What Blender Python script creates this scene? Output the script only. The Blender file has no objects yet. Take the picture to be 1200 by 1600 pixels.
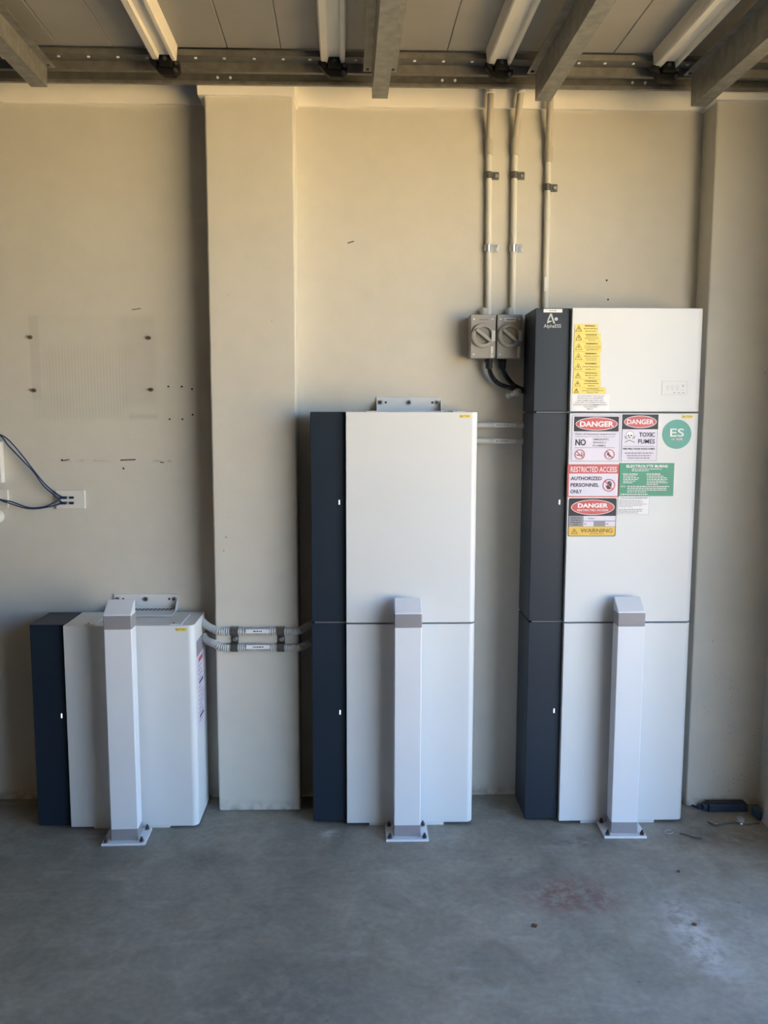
import bpy, bmesh, math, random
from mathutils import Vector, Matrix
random.seed(7)
S = bpy.context.scene
COL = S.collection

# ------------------------------------------------------------------ camera
F_PX, CX, CY, CZ = 1322.925, 0.0, -3.3418, 1.5625
PITCH, YAW, ROLL = 0.11414, 0.02658, -0.00212
def _basis():
    cy, sy, cp, sp = math.cos(YAW), math.sin(YAW), math.cos(PITCH), math.sin(PITCH)
    fwd = Vector((sy*cp, cy*cp, -sp)); right = Vector((cy, -sy, 0)); down = fwd.cross(right)
    c, s = math.cos(ROLL), math.sin(ROLL)
    return c*right + s*down, -s*right + c*down, fwd
RT, DN, FW = _basis()
cam = bpy.data.cameras.new('camera'); camo = bpy.data.objects.new('camera', cam); COL.objects.link(camo)
cam.sensor_fit = 'VERTICAL'; cam.sensor_height = 24.0; cam.lens = 24.0*F_PX/1600.0
cam.clip_start = 0.05; cam.clip_end = 200
m = Matrix.Identity(4)
for i in range(3):
    m[i][0], m[i][1], m[i][2] = RT[i], -DN[i], -FW[i]
m[0][3], m[1][3], m[2][3] = CX, CY, CZ
camo.matrix_world = m
S.camera = camo

# ------------------------------------------------------------------ world, sun, exposure
world = bpy.data.worlds.new('sky'); S.world = world; world.use_nodes = True
wn = world.node_tree.nodes; wl = world.node_tree.links
sky = wn.new('ShaderNodeTexSky'); sky.sky_type = 'NISHITA'; sky.sun_disc = False
SUN_EL, SUN_AZ = math.radians(66), math.radians(-80)      # high sun behind the house: none falls inside
sky.sun_elevation = SUN_EL; sky.sun_rotation = SUN_AZ; sky.dust_density = 0.3; sky.ozone_density = 5.5
wl.new(sky.outputs[0], wn['Background'].inputs[0]); wn['Background'].inputs[1].default_value = 0.72
sl = bpy.data.lights.new('sun', 'SUN'); sl.energy = 36.0; sl.angle = 0.009; sl.color = (1.0, 0.86, 0.60)
so = bpy.data.objects.new('sun', sl); COL.objects.link(so)
sd = Vector((math.sin(SUN_AZ)*math.cos(SUN_EL), math.cos(SUN_AZ)*math.cos(SUN_EL), math.sin(SUN_EL)))
so.rotation_euler = sd.to_track_quat('Z', 'Y').to_euler(); so.location = (-6, 4, 9)
S.view_settings.view_transform = 'Standard'; S.view_settings.look = 'None'
S.view_settings.gamma = 1.0; S.view_settings.use_curve_mapping = False
S.view_settings.exposure = 1.0

# ------------------------------------------------------------------ helpers
def W(u, v, y):
    """point at depth y behind picture pixel (u, v)"""
    d = RT*((u-600)/F_PX) + DN*((v-800)/F_PX) + FW
    t = (y-CY)/d.y
    return Vector((CX+d.x*t, y, CZ+d.z*t))

def mat(name, col, rough=0.5, metal=0.0, var=0.0, scale=8.0, bump=0.0, bscale=200.0, spec=0.5, emit=None):
    ma = bpy.data.materials.new(name); ma.use_nodes = True
    nt = ma.node_tree; N = nt.nodes; L = nt.links; b = N['Principled BSDF']
    b.inputs['Base Color'].default_value = (*col, 1); b.inputs['Roughness'].default_value = rough
    b.inputs['Metallic'].default_value = metal; b.inputs['Specular IOR Level'].default_value = spec
    tc = N.new('ShaderNodeTexCoord')
    nz = N.new('ShaderNodeTexNoise'); nz.inputs['Scale'].default_value = scale; nz.inputs['Detail'].default_value = 5
    L.new(tc.outputs['Object'], nz.inputs['Vector'])
    mr = N.new('ShaderNodeMapRange'); mr.inputs[1].default_value = .3; mr.inputs[2].default_value = .7
    mr.inputs[3].default_value = 1-var; mr.inputs[4].default_value = 1+var
    L.new(nz.outputs[0], mr.inputs[0])
    mx = N.new('ShaderNodeMix'); mx.data_type = 'RGBA'; mx.blend_type = 'MULTIPLY'; mx.inputs[0].default_value = 1
    mx.inputs[6].default_value = (*col, 1); L.new(mr.outputs[0], mx.inputs[7]); L.new(mx.outputs[2], b.inputs['Base Color'])
    if bump:
        n2 = N.new('ShaderNodeTexNoise'); n2.inputs['Scale'].default_value = bscale; n2.inputs['Detail'].default_value = 3
        L.new(tc.outputs['Object'], n2.inputs['Vector'])
        bp = N.new('ShaderNodeBump'); bp.inputs['Strength'].default_value = bump; bp.inputs['Distance'].default_value = .002
        L.new(n2.outputs[0], bp.inputs['Height']); L.new(bp.outputs[0], b.inputs['Normal'])
    if emit:
        b.inputs['Emission Color'].default_value = (*col, 1); b.inputs['Emission Strength'].default_value = emit
    return ma

class MB:
    def __init__(s): s.v = []; s.f = []; s.smooth = False
    def quad(s, a, b, c, d):
        n = len(s.v); s.v += [tuple(a), tuple(b), tuple(c), tuple(d)]; s.f.append((n, n+1, n+2, n+3)); return s
    def box(s, x0, x1, y0, y1, z0, z1):
        n = len(s.v)
        s.v += [(x0,y0,z0),(x1,y0,z0),(x1,y1,z0),(x0,y1,z0),(x0,y0,z1),(x1,y0,z1),(x1,y1,z1),(x0,y1,z1)]
        s.f += [tuple(n+i for i in q) for q in ((0,3,2,1),(4,5,6,7),(0,1,5,4),(1,2,6,5),(2,3,7,6),(3,0,4,7))]; return s
    def prism(s, poly, a, b, axis):
        """closed polygon swept along an axis from a to b; poly gives the two other coordinates"""
        n = len(s.v); k = len(poly)
        for t in (a, b):
            for p, q in poly:
                s.v.append({'x': (t, p, q), 'y': (p, t, q), 'z': (p, q, t)}[axis])
        s.f += [tuple(n+i for i in range(k))[::-1], tuple(n+k+i for i in range(k))]
        s.f += [(n+i, n+(i+1) % k, n+k+(i+1) % k, n+k+i) for i in range(k)]; return s
    def tube(s, pts, r, n=12, cap=True, rs=None):
        pts = [Vector(p) for p in pts]; up = None; rings = []
        for i, p in enumerate(pts):
            t = (pts[min(i+1, len(pts)-1)] - pts[max(i-1, 0)]).normalized()
            if up is None: up = t.orthogonal().normalized()
            up = (up - t*up.dot(t)).normalized(); w = t.cross(up); rr = rs[i] if rs else r
            b = len(s.v); rings.append(b)
            for k in range(n):
                a = 2*math.pi*k/n; s.v.append(tuple(p + up*(rr*math.cos(a)) + w*(rr*math.sin(a))))
        for a, b in zip(rings, rings[1:]):
            s.f += [(a+k, a+(k+1) % n, b+(k+1) % n, b+k) for k in range(n)]
        if cap: s.f += [tuple(rings[0]+k for k in range(n))[::-1], tuple(rings[-1]+k for k in range(n))]
        return s
    def cyl(s, a, b, r, n=16, r2=None): return s.tube([a, b], r, n, True, [r, r if r2 is None else r2])
    def disc(s, cx, cz, rx, rz, y, n=40):           # flat print facing the room
        b = len(s.v); s.v += [(cx+rx*math.cos(2*math.pi*k/n), y, cz+rz*math.sin(2*math.pi*k/n)) for k in range(n)]
        s.f.append(tuple(range(b, b+n))); return s
    def ring(s, cx, cz, ro, ri, y, n=40, e=1.0):
        b = len(s.v)
        for k in range(n):
            c, q = math.cos(2*math.pi*k/n), math.sin(2*math.pi*k/n)
            s.v += [(cx+ro*c, y, cz+ro*e*q), (cx+ri*c, y, cz+ri*e*q)]
        s.f += [(b+2*k, b+2*((k+1) % n), b+2*((k+1) % n)+1, b+2*k+1) for k in range(n)]; return s
    def flat(s, x0, x1, z0, z1, y): return s.quad((x0,y,z0), (x1,y,z0), (x1,y,z1), (x0,y,z1))
    def poly(s, pts, y):
        b = len(s.v); s.v += [(p, y, q) for p, q in pts]; s.f.append(tuple(range(b, b+len(pts)))); return s
    def line(s, a, b, w, y):
        dx, dz = b[0]-a[0], b[1]-a[1]; l = math.hypot(dx, dz); px, pz = -dz/l*w/2, dx/l*w/2
        return s.quad((a[0]+px,y,a[1]+pz), (a[0]-px,y,a[1]-pz), (b[0]-px,y,b[1]-pz), (b[0]+px,y,b[1]+pz))
    def build(s, name, ma, parent=None, org=None, bevel=0, seg=2, smooth=False):
        if org is None: org = root_loc(parent) if parent else Vector()
        me = bpy.data.meshes.new(name)
        me.from_pydata([(a-org[0], b-org[1], c-org[2]) for a, b, c in s.v], [], s.f); me.validate()
        bm = bmesh.new(); bm.from_mesh(me)
        if not all(len(f.edges) and any(not e.is_manifold for e in f.edges) for f in bm.faces):
            bmesh.ops.recalc_face_normals(bm, faces=bm.faces)
        if bevel:
            es = [e for e in bm.edges if e.is_manifold and e.calc_face_angle(0) > .5]
            bmesh.ops.bevel(bm, geom=es, offset=bevel, segments=seg, affect='EDGES', profile=.5, clamp_overlap=True)
        bm.to_mesh(me); bm.free()
        if smooth:
            for p in me.polygons: p.use_smooth = True
            me.set_sharp_from_angle(angle=math.radians(50))
        me.materials.append(ma)
        o = bpy.data.objects.new(name, me); COL.objects.link(o)
        if smooth:
            wnm = o.modifiers.new('weighted_normal', 'WEIGHTED_NORMAL'); wnm.weight = 100; wnm.keep_sharp = True
        if parent: o.parent = parent
        return o

def root_loc(o):
    while o.parent: o = o.parent
    return o.location
def thing(name, label, cat, loc, group=None):
    o = bpy.data.objects.new(name, None); o.empty_display_size = .05; COL.objects.link(o); o.location = loc
    o['label'] = label; o['category'] = cat
    if group: o['group'] = group
    return o
def tag(o, label, cat, group=None):
    o['label'] = label; o['category'] = cat
    if group: o['group'] = group
    return o
def struct(o, label=None):
    o['kind'] = 'structure'
    if label: o['label'] = label
    return o
def text(parent, s, x0, x1, zc, h, y, ma, bold=0.0, name='lettering', vertical=False):
    """flat lettering filling x0..x1, cap height h, centred on zc"""
    cu = bpy.data.curves.new('t', 'FONT'); cu.body = s; cu.size = 1; cu.offset = bold; cu.resolution_u = 3
    o = bpy.data.objects.new('t', cu); COL.objects.link(o)
    dg = bpy.context.evaluated_depsgraph_get(); me = bpy.data.meshes.new_from_object(o.evaluated_get(dg))
    bpy.data.objects.remove(o); bpy.data.curves.remove(cu)
    xs = [v.co.x for v in me.vertices]; ys = [v.co.y for v in me.vertices]
    a, b = min(xs), max(xs); c, d = (0.0, .729) if s.isupper() or s.isdigit() else (min(ys), max(ys))
    if s.isupper(): c, d = min(ys), max(ys)
    org = root_loc(parent)
    for v in me.vertices:
        px = x0 + (v.co.x-a)/(b-a)*(x1-x0); pz = zc + ((v.co.y-c)/(d-c)-.5)*h
        v.co = (px-org[0], y-org[1], pz-org[2])
    me.name = name; me.materials.clear(); me.materials.append(ma)
    t = bpy.data.objects.new(name, me); COL.objects.link(t); t.parent = parent
    return t
def fine_print(parent, x0, x1, z0, z1, n, y, ma, centre=True, seed=1, fill=.5, name='fine_print'):
    """rows of short dashes: print too small to read"""
    rr = random.Random(seed); mb = MB(); st = (z1-z0)/n
    for i in range(n):
        zc = z1 - st*(i+.5); h = st*fill; wd = (x1-x0)*(rr.uniform(.72, 1) if i < n-1 else rr.uniform(.4, .8))
        a = (x0+x1-wd)/2 if centre else x0; e = a+wd
        while a < e-.001:
            w = min(rr.uniform(.004, .011), e-a); mb.flat(a, a+w, zc-h/2, zc+h/2, y); a += w+.0022
    o = mb.build(name, ma, parent); o['kind'] = 'stuff'; return o
def spline(pts, k=8):
    P = [Vector(p) for p in pts]; P = [2*P[0]-P[1]] + P + [2*P[-1]-P[-2]]; out = []
    for i in range(1, len(P)-2):
        for j in range(k):
            t = j/k; a, b, c, d = P[i-1], P[i], P[i+1], P[i+2]
            out.append(.5*((2*b) + (c-a)*t + (2*a-5*b+4*c-d)*t*t + (3*b-a-3*c+d)*t**3))
    return out + [P[-2]]

# ------------------------------------------------------------------ materials
M = {}
M['cover'] = mat('white_powder_coat', (.74, .757, .765), .42, 0, .015, 3)
M['navy'] = mat('dark_navy_powder_coat', (.012, .022, .038), .45, 0, .05, 4, spec=.45)
M['chassis'] = mat('chassis_grey', (.12, .125, .13), .5)
M['post'] = mat('white_bollard_paint', (.78, .80, .835), .36, 0, .015, 5)
M['band'] = mat('grey_reflective_tape', (.30, .285, .30), .38, 0, .03, 60)
M['bolt'] = mat('dark_zinc', (.10, .10, .12), .35, .7, .1, 40)
M['saddle'] = mat('aged_zinc', (.16, .155, .145), .35, .6, .15, 60)
M['zinc'] = mat('bright_zinc', (.62, .62, .62), .28, .9, .1, 60)
M['bracket'] = mat('white_bracket_paint', (.72, .74, .75), .4)
M['hole'] = mat('dark_hole', (.03, .027, .024), .9)
M['rust'] = mat('rusty_plug', (.10, .06, .035), .9, 0, .3, 200)
M['conduit'] = mat('cream_painted_conduit', (.70, .68, .62), .5, 0, .03, 10)
M['conduit_old'] = mat('tan_painted_conduit', (.50, .465, .40), .55, 0, .04, 10)
M['pvc'] = mat('grey_pvc', (.50, .50, .49), .42, 0, .03, 10)
M['isolator'] = mat('isolator_grey', (.38, .365, .34), .42, 0, .03, 20)
M['isolator_dark'] = mat('isolator_recess_grey', (.27, .26, .24), .4)
M['clear'] = mat('glossy_label_film', (.72, .74, .76), .12)
M['black'] = mat('black_rubber', (.012, .013, .017), .45)
M['bracket_black'] = mat('black_cast_bracket', (.008, .008, .008), .6, spec=.2)
M['print_black'] = mat('print_black', (.03, .03, .04), .5)
M['print_grey'] = mat('print_grey', (.30, .29, .33), .5)
M['print_white'] = mat('print_white', (.86, .85, .86), .45)
M['lilac'] = mat('sign_sheet_white', (.74, .70, .82), .4)
M['red'] = mat('sign_red', (.60, .085, .10), .4, 0, .04, 30)
M['signblack'] = mat('sign_black', (.035, .035, .042), .45, spec=.3)
M['green'] = mat('sign_green', (.035, .30, .19), .42)
M['teal'] = mat('sign_teal', (.06, .36, .30), .4)
M['yellow'] = mat('sign_yellow', (.92, .73, .17), .45)
M['amber'] = mat('sign_amber', (.80, .52, .09), .42)
M['print_brown'] = mat('print_brown', (.22, .14, .03), .5)
M['silver'] = mat('silver_logo', (.52, .53, .54), .35)
M['led'] = mat('lit_indicator', (1, 1, 1), .4, emit=.6)
M['galv'] = mat('galvanised_steel', (.24, .24, .23), .45, .5, .22, 28)
M['galv2'] = mat('galvanised_track', (.15, .146, .135), .55, .3, .18, 30)
M['panel'] = mat('grey_door_panel', (.29, .28, .265), .55, 0, .05, 6, .08, 90)
M['strut'] = mat('cream_strut_paint', (.74, .70, .62), .4, 0, .03, 9)
M['plate'] = mat('white_wall_plate', (.74, .73, .69), .35)
M['blue'] = mat('blue_cable', (.012, .030, .11), .4)
M['trim'] = mat('trim_paint', (.90, .87, .80), .5, 0, .04, 9, .1, 120)
M['driveway'] = mat('sunlit_driveway', (.54, .405, .205), .8, 0, .12, 2)
M['dim_wall'] = mat('dark_unseen_wall', (.22, .16, .12), .8, 0, .15, 6)  # unseen left and front walls, coloured dark so they bounce less fill light
M['debris'] = mat('dark_blue_plastic', (.018, .035, .065), .45, 0, .2, 40)
M['cap'] = mat('dusty_white_plastic', (.42, .43, .43), .6)
M['twig'] = mat('dry_wire', (.12, .11, .10), .8)
M['board'] = mat('pale_board', (.55, .52, .56), .6, 0, .06, 12)
M['glass'] = mat('foil_bit', (.8, .82, .8), .2, .8)

def wall_material(name, col, ghost=False):
    ma = bpy.data.materials.new(name); ma.use_nodes = True
    nt = ma.node_tree; N = nt.nodes; L = nt.links; b = N['Principled BSDF']
    b.inputs['Roughness'].default_value = .72; b.inputs['Specular IOR Level'].default_value = .3
    geo = N.new('ShaderNodeNewGeometry'); sep = N.new('ShaderNodeSeparateXYZ'); L.new(geo.outputs['Position'], sep.inputs[0])
    def noise(sc, det=5, vec=None):
        n = N.new('ShaderNodeTexNoise'); n.inputs['Scale'].default_value = sc; n.inputs['Detail'].default_value = det
        L.new(vec or geo.outputs['Position'], n.inputs['Vector']); return n.outputs[0]
    def rng(x, a, b_, c, d):
        r = N.new('ShaderNodeMapRange'); L.new(x, r.inputs[0])
        for i, v in enumerate((a, b_, c, d)): r.inputs[i+1].default_value = v
        return r.outputs[0]
    def math_(op, x, y):
        r = N.new('ShaderNodeMath'); r.operation = op
        for i, v in enumerate((x, y)):
            if isinstance(v, (int, float)): r.inputs[i].default_value = v
            else: L.new(v, r.inputs[i])
        return r.outputs[0]
    val = math_('MULTIPLY', rng(noise(1.6, 6), .3, .7, .965, 1.03), rng(noise(14, 4), .3, .7, .98, 1.02))
    # scattered flecks of dirt
    vor = N.new('ShaderNodeTexVoronoi'); vor.inputs['Scale'].default_value = 17; L.new(geo.outputs['Position'], vor.inputs['Vector'])
    dot = rng(vor.outputs['Distance'], .045, .075, 1, 0)
    keep = rng(noise(3.1, 3), .60, .66, 0, 1)
    fleck = math_('MULTIPLY', dot, keep)
    vor2 = N.new('ShaderNodeTexVoronoi'); vor2.inputs['Scale'].default_value = 85; L.new(geo.outputs['Position'], vor2.inputs['Vector'])
    low = math_('MULTIPLY', rng(sep.outputs['Z'], .05, .9, 1, 0), rng(sep.outputs['X'], 1.25, 1.4, 0, 1))
    fl2 = math_('MULTIPLY', math_('MULTIPLY', rng(vor2.outputs['Distance'], .12, .24, 1, 0), rng(noise(16, 3), .53, .62, 0, 1)), low)
    spot = math_('MAXIMUM', math_('MULTIPLY', fleck, .55), math_('MULTIPLY', fl2, .8))
    val = math_('MULTIPLY', val, math_('SUBTRACT', 1.0, spot))
    # scuffed dirt along the foot of the wall
    foot = math_('MULTIPLY', rng(sep.outputs['Z'], 0.0, .05, 1, 0), rng(noise(26, 4), .40, .62, 0, .45))
    val = math_('MULTIPLY', val, math_('SUBTRACT', 1.0, foot))
    if ghost:   # outline and comb marks left where a square board was glued
        x, z = sep.outputs['X'], sep.outputs['Z']
        def inside(x0, x1, z0, z1, e=.004):
            return math_('MULTIPLY', math_('MULTIPLY', rng(x, x0-e, x0+e, 0, 1), rng(x, x1-e, x1+e, 1, 0)),
                         math_('MULTIPLY', rng(z, z0-e, z0+e, 0, 1), rng(z, z1-e, z1+e, 1, 0)))
        body = inside(-1.275, -.794, 1.543, 1.938)
        left = inside(-1.275, -1.240, 1.62, 1.938); right = inside(-.93, -.794, 1.60, 1.938, .02); foot2 = inside(-.905, -.794, 1.545, 1.562, .006)
        wv = N.new('ShaderNodeTexWave'); wv.wave_type = 'BANDS'; wv.bands_direction = 'X'; wv.inputs['Scale'].default_value = 26
        wv.inputs['Distortion'].default_value = .4; L.new(geo.outputs['Position'], wv.inputs['Vector'])
        comb = math_('MULTIPLY', math_('MULTIPLY', wv.outputs['Fac'], inside(-1.23, -.90, 1.545, 1.82, .03)), .08)
        g = math_('ADD', math_('ADD', math_('MULTIPLY', body, .03), math_('MULTIPLY', math_('MAXIMUM', left, right), .07)), math_('ADD', comb, math_('MULTIPLY', foot2, .10)))
        # rusty scratch lines of an old rail
        rail = math_('MULTIPLY', inside(-1.22, -.68, 1.378, 1.386, .003), rng(noise(13, 3), .5, .62, 0, .38))
        val = math_('MULTIPLY', val, math_('SUBTRACT', 1.0, math_('ADD', g, rail)))
    mx = N.new('ShaderNodeMix'); mx.data_type = 'RGBA'; mx.blend_type = 'MULTIPLY'; mx.inputs[0].default_value = 1
    mx.inputs[6].default_value = (*col, 1); L.new(val, mx.inputs[7]); L.new(mx.outputs[2], b.inputs['Base Color'])
    bp = N.new('ShaderNodeBump'); bp.inputs['Strength'].default_value = .16; bp.inputs['Distance'].default_value = .003
    L.new(noise(60, 6), bp.inputs['Height']); L.new(bp.outputs[0], b.inputs['Normal'])
    return ma
WALL = (.640, .617, .555)
M['wall'] = wall_material('cream_painted_render', WALL)
M['wall_ghost'] = wall_material('cream_painted_render_marked', WALL, True)

def floor_material():
    ma = bpy.data.materials.new('grey_concrete'); ma.use_nodes = True
    nt = ma.node_tree; N = nt.nodes; L = nt.links; b = N['Principled BSDF']
    geo = N.new('ShaderNodeNewGeometry'); P = geo.outputs['Position']
    def noise(sc, det=6, rough=.55, dist=0):
        n = N.new('ShaderNodeTexNoise'); n.inputs['Scale'].default_value = sc; n.inputs['Detail'].default_value = det
        n.inputs['Roughness'].default_value = rough; n.inputs['Distortion'].default_value = dist; L.new(P, n.inputs['Vector']); return n.outputs[0]
    def ramp(x, stops):
        r = N.new('ShaderNodeValToRGB'); L.new(x, r.inputs[0]); e = r.color_ramp.elements
        e[0].position, e[0].color = stops[0][0], (*stops[0][1], 1); e[1].position, e[1].color = stops[-1][0], (*stops[-1][1], 1)
        for p, c in stops[1:-1]: e.new(p).color = (*c, 1)
        return r.outputs[0]
    def rng(x, a, b_, c, d):
        r = N.new('ShaderNodeMapRange'); L.new(x, r.inputs[0])
        for i, v in enumerate((a, b_, c, d)): r.inputs[i+1].default_value = v
        return r.outputs[0]
    def mix(mode, a, c, fac):
        m_ = N.new('ShaderNodeMix'); m_.data_type = 'RGBA'; m_.blend_type = mode
        if isinstance(fac, float): m_.inputs[0].default_value = fac
        else: L.new(fac, m_.inputs[0])
        L.new(a, m_.inputs[6])
        if isinstance(c, tuple): m_.inputs[7].default_value = (*c, 1)
        else: L.new(c, m_.inputs[7])
        return m_.outputs[2]
    col = ramp(noise(1.3, 8, .6, .4), [(.28, (.225, .212, .178)), (.5, (.282, .266, .222)), (.72, (.335, .317, .268))])
    col = mix('MULTIPLY', col, ramp(noise(7, 7, .62, .8), [(.32, (.78, .78, .77)), (.68, (1.14, 1.14, 1.13))]), 1.0)
    col = mix('MULTIPLY', col, ramp(noise(45, 4), [(.3, (.88, .88, .88)), (.7, (1.10, 1.10, 1.10))]), 1.0)
    # pale scrapes, small dark specks
    mp = N.new('ShaderNodeMapping'); mp.inputs['Scale'].default_value = (2.2, 9, 1); mp.inputs['Rotation'].default_value = (0, 0, .6); L.new(P, mp.inputs[0])
    sc = N.new('ShaderNodeTexNoise'); sc.inputs['Scale'].default_value = 1.6; sc.inputs['Detail'].default_value = 7; L.new(mp.outputs[0], sc.inputs['Vector'])
    col = mix('MIX', col, (.46, .45, .42), rng(sc.outputs[0], .61, .76, 0, .4))
    vo = N.new('ShaderNodeTexVoronoi'); vo.inputs['Scale'].default_value = 9; L.new(P, vo.inputs['Vector'])
    md = N.new('ShaderNodeMath'); md.operation = 'MULTIPLY'; L.new(rng(vo.outputs['Distance'], .04, .075, 1, 0), md.inputs[0]); L.new(rng(noise(2.3), .5, .6, 0, .6), md.inputs[1])
    col = mix('MIX', col, (.08, .07, .06), md.outputs[0])
    # stains: a rusty smear and two oily patches
    def stain(c, cx, cy, rx, ry, colr, k):
        mpp = N.new('ShaderNodeMapping'); mpp.vector_type = 'POINT'
        mpp.inputs['Location'].default_value = (-cx/rx, -cy/ry, 0); mpp.inputs['Scale'].default_value = (1/rx, 1/ry, 0); L.new(P, mpp.inputs[0])
        ln = N.new('ShaderNodeVectorMath'); ln.operation = 'LENGTH'; L.new(mpp.outputs[0], ln.inputs[0])
        mu = N.new('ShaderNodeMath'); mu.operation = 'MULTIPLY'
        L.new(rng(ln.outputs[1], .3, 1.0, 1, 0), mu.inputs[0]); L.new(rng(noise(24, 6, .65, .3), .38, .58, 0, k), mu.inputs[1])
        return mix('MIX', c, colr, mu.outputs[0])
    for (u, v, rx, ry, colr, k) in STAINS:
        d = RT*((u-600)/F_PX) + DN*((v-800)/F_PX) + FW; t = -CZ/d.z
        col = stain(col, CX+d.x*t, CY+d.y*t, rx, ry, colr, k)
    L.new(col, b.inputs['Base Color'])
    L.new(rng(noise(5), .3, .7, .42, .62), b.inputs['Roughness'])
    bp = N.new('ShaderNodeBump'); bp.inputs['Strength'].default_value = .15; bp.inputs['Distance'].default_value = .003
    L.new(noise(40), bp.inputs['Height']); L.new(bp.outputs[0], b.inputs['Normal'])
    return ma
STAINS = [(893, 1400, .20, .16, (.19, .10, .085), .95), (905, 1315, .12, .07, (.13, .12, .11), .8),
          (330, 1345, .18, .08, (.17, .15, .13), .7), (1085, 1462, .09, .26, (.50, .48, .45), .9), (515, 1302, .05, .05, (.55, .54, .52), .9),
          (1130, 1310, .3, .10, (.16, .13, .10), .7), (430, 1570, .35, .2, (.17, .165, .155), .8)]
M['floor'] = floor_material()

# ------------------------------------------------------------------ the shell
XR = 1.60                                   # inner face of the side wall with the door opening
struct(MB().box(-6, 1.8, -6.4, .2, -.12, 0).build('floor', M['floor']), 'grey mottled concrete garage floor')
wall_back = struct(MB().box(-6, 1.8, 0, .2, 0, 3.05).build('wall_back', M['wall_ghost']), 'cream painted rendered back wall')
struct(MB().box(-6.2, -6, -6.4, .2, 0, 3.05).build('wall_left', M['dim_wall']))
struct(MB().box(-6.2, 1.8, -6.6, -6.4, 0, 3.05).build('wall_front', M['dim_wall']))
D0, D1 = -.78, -4.0                          # the door opening runs from D0 to D1
wr = MB().box(XR, 1.8, D0, 0, 0, 3.05); wr.box(XR, 1.8, -6.4, D1, 0, 3.05); wr.box(XR, 1.8, D1, D0, 2.62, 3.05)
struct(wr.build('wall_right', M['wall']), 'side wall with the wide garage door opening')
struct(MB().box(-6.3, 2.1, -6.7, .4, 3.05, 3.15).build('ceiling', M['panel']))
struct(MB().box(1.8, 40, -30, 30, -.12, -.02).build('driveway', M['driveway']), 'sunlit driveway outside the door')
struct(MB().box(-.566, -.245, -.123, 0.02, 0, 2.76).build('wall_pillar', M['wall'], bevel=.006), 'cream wall pillar between the white battery units')
struct(MB().box(1.304, XR+.02, -.123, 0.02, 0, 2.76).build('wall_pilaster', M['wall'], bevel=.006), 'cream corner pilaster right of the tall unit')
def trim(i, x0, x1, y, z0, z1, ends=0.0):
    """raked board: its face leans out towards the top; ends returns it round the pillar"""
    mb = MB(); pr = [(0.01, z0), (y+.006, z0), (y-.010, z1), (0.01, z1)]
    mb.prism(pr, x0, x1, 'x')
    struct(mb.build('trim_%d' % i, M['trim'], bevel=.002))
trim(1, -6, -.566, -.020, 2.713, 2.80); trim(2, -.588, -.238, -.146, 2.702, 2.79)
trim(3, -.238, 1.296, -.020, 2.711, 2.80); trim(4, 1.292, XR, -.146, 2.706, 2.79)

# marks and plugs on the back wall (parts of the wall)
def wall_dot(u, v, r, ma, name, depth=.004, y0=0.0):
    p = W(u, v, y0); MB().cyl((p.x, y0+.002, p.z), (p.x, y0-depth, p.z), r, 10, r*.8).build(name, ma, wall_back)
for u, v in ((48, 527), (233, 528), (54, 610), (237, 609)): wall_dot(u, v, .0075, M['rust'], 'wall_plug', .012)
for u, v in ((263, 604), (284, 604), (300, 608), (265, 655), (285, 655), (301, 648), (193, 732), (97, 719), (948, 438), (950, 468)):
    wall_dot(u, v, .0042, M['hole'], 'screw_hole', .002)
mb = MB()
for a, b, w in (((188, 719), (212, 718), .005), ((97, 720), (108, 718), .004), ((206, 484), (220, 482), .003), ((543, 380), (553, 377), .004), ((250, 722), (256, 723), .004)):
    p, q = W(*a, 0), W(*b, 0); MB().line((p.x, p.z), (q.x, q.z), w, -.0008).build('rust_scratch', M['rust'], wall_back)

# ------------------------------------------------------------------ overhead door, track, beams
ZS = 2.787                                   # underside of the open door panels
Y0, Y1 = -.325, -5.2
SKEW = 0.020                                 # the door hangs a touch out of square with the wall
def sk(x, y): return x + (y-Y0)*SKEW*-1
def lath(mb, prof, x0, y0=Y0, y1=Y1):
    """section (dx, z) swept along the room's depth"""
    n = len(mb.v); k = len(prof)
    for y in (y0, y1):
        for dx, z in prof: mb.v.append((sk(x0+dx, y), y, z))
    mb.f += [tuple(n+i for i in range(k))[::-1], tuple(n+k+i for i in range(k))]
    mb.f += [(n+i, n+(i+1) % k, n+k+(i+1) % k, n+k+i) for i in range(k)]
    return mb
door = thing('sectional_garage_door', 'open overhead garage door of grey panels with pale struts under the ceiling', 'garage door', (0, -2.7, ZS))
strut_x = [-1.78, -1.219, -.658, -.096, .465, 1.033]
edges = []
for sx in strut_x: edges += [sx-.355, sx-.175]
edges = sorted(edges) + [1.225, 1.405, 1.48]
for a, b in zip(edges, edges[1:]):
    lath(MB(), [(0.0003, ZS+.003), (.003, ZS), (b-a-.003, ZS), (b-a-.0003, ZS+.003), (b-a-.0003, ZS+.035), (0.0003, ZS+.035)], a).build('door_panel', M['panel'], door)
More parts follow.
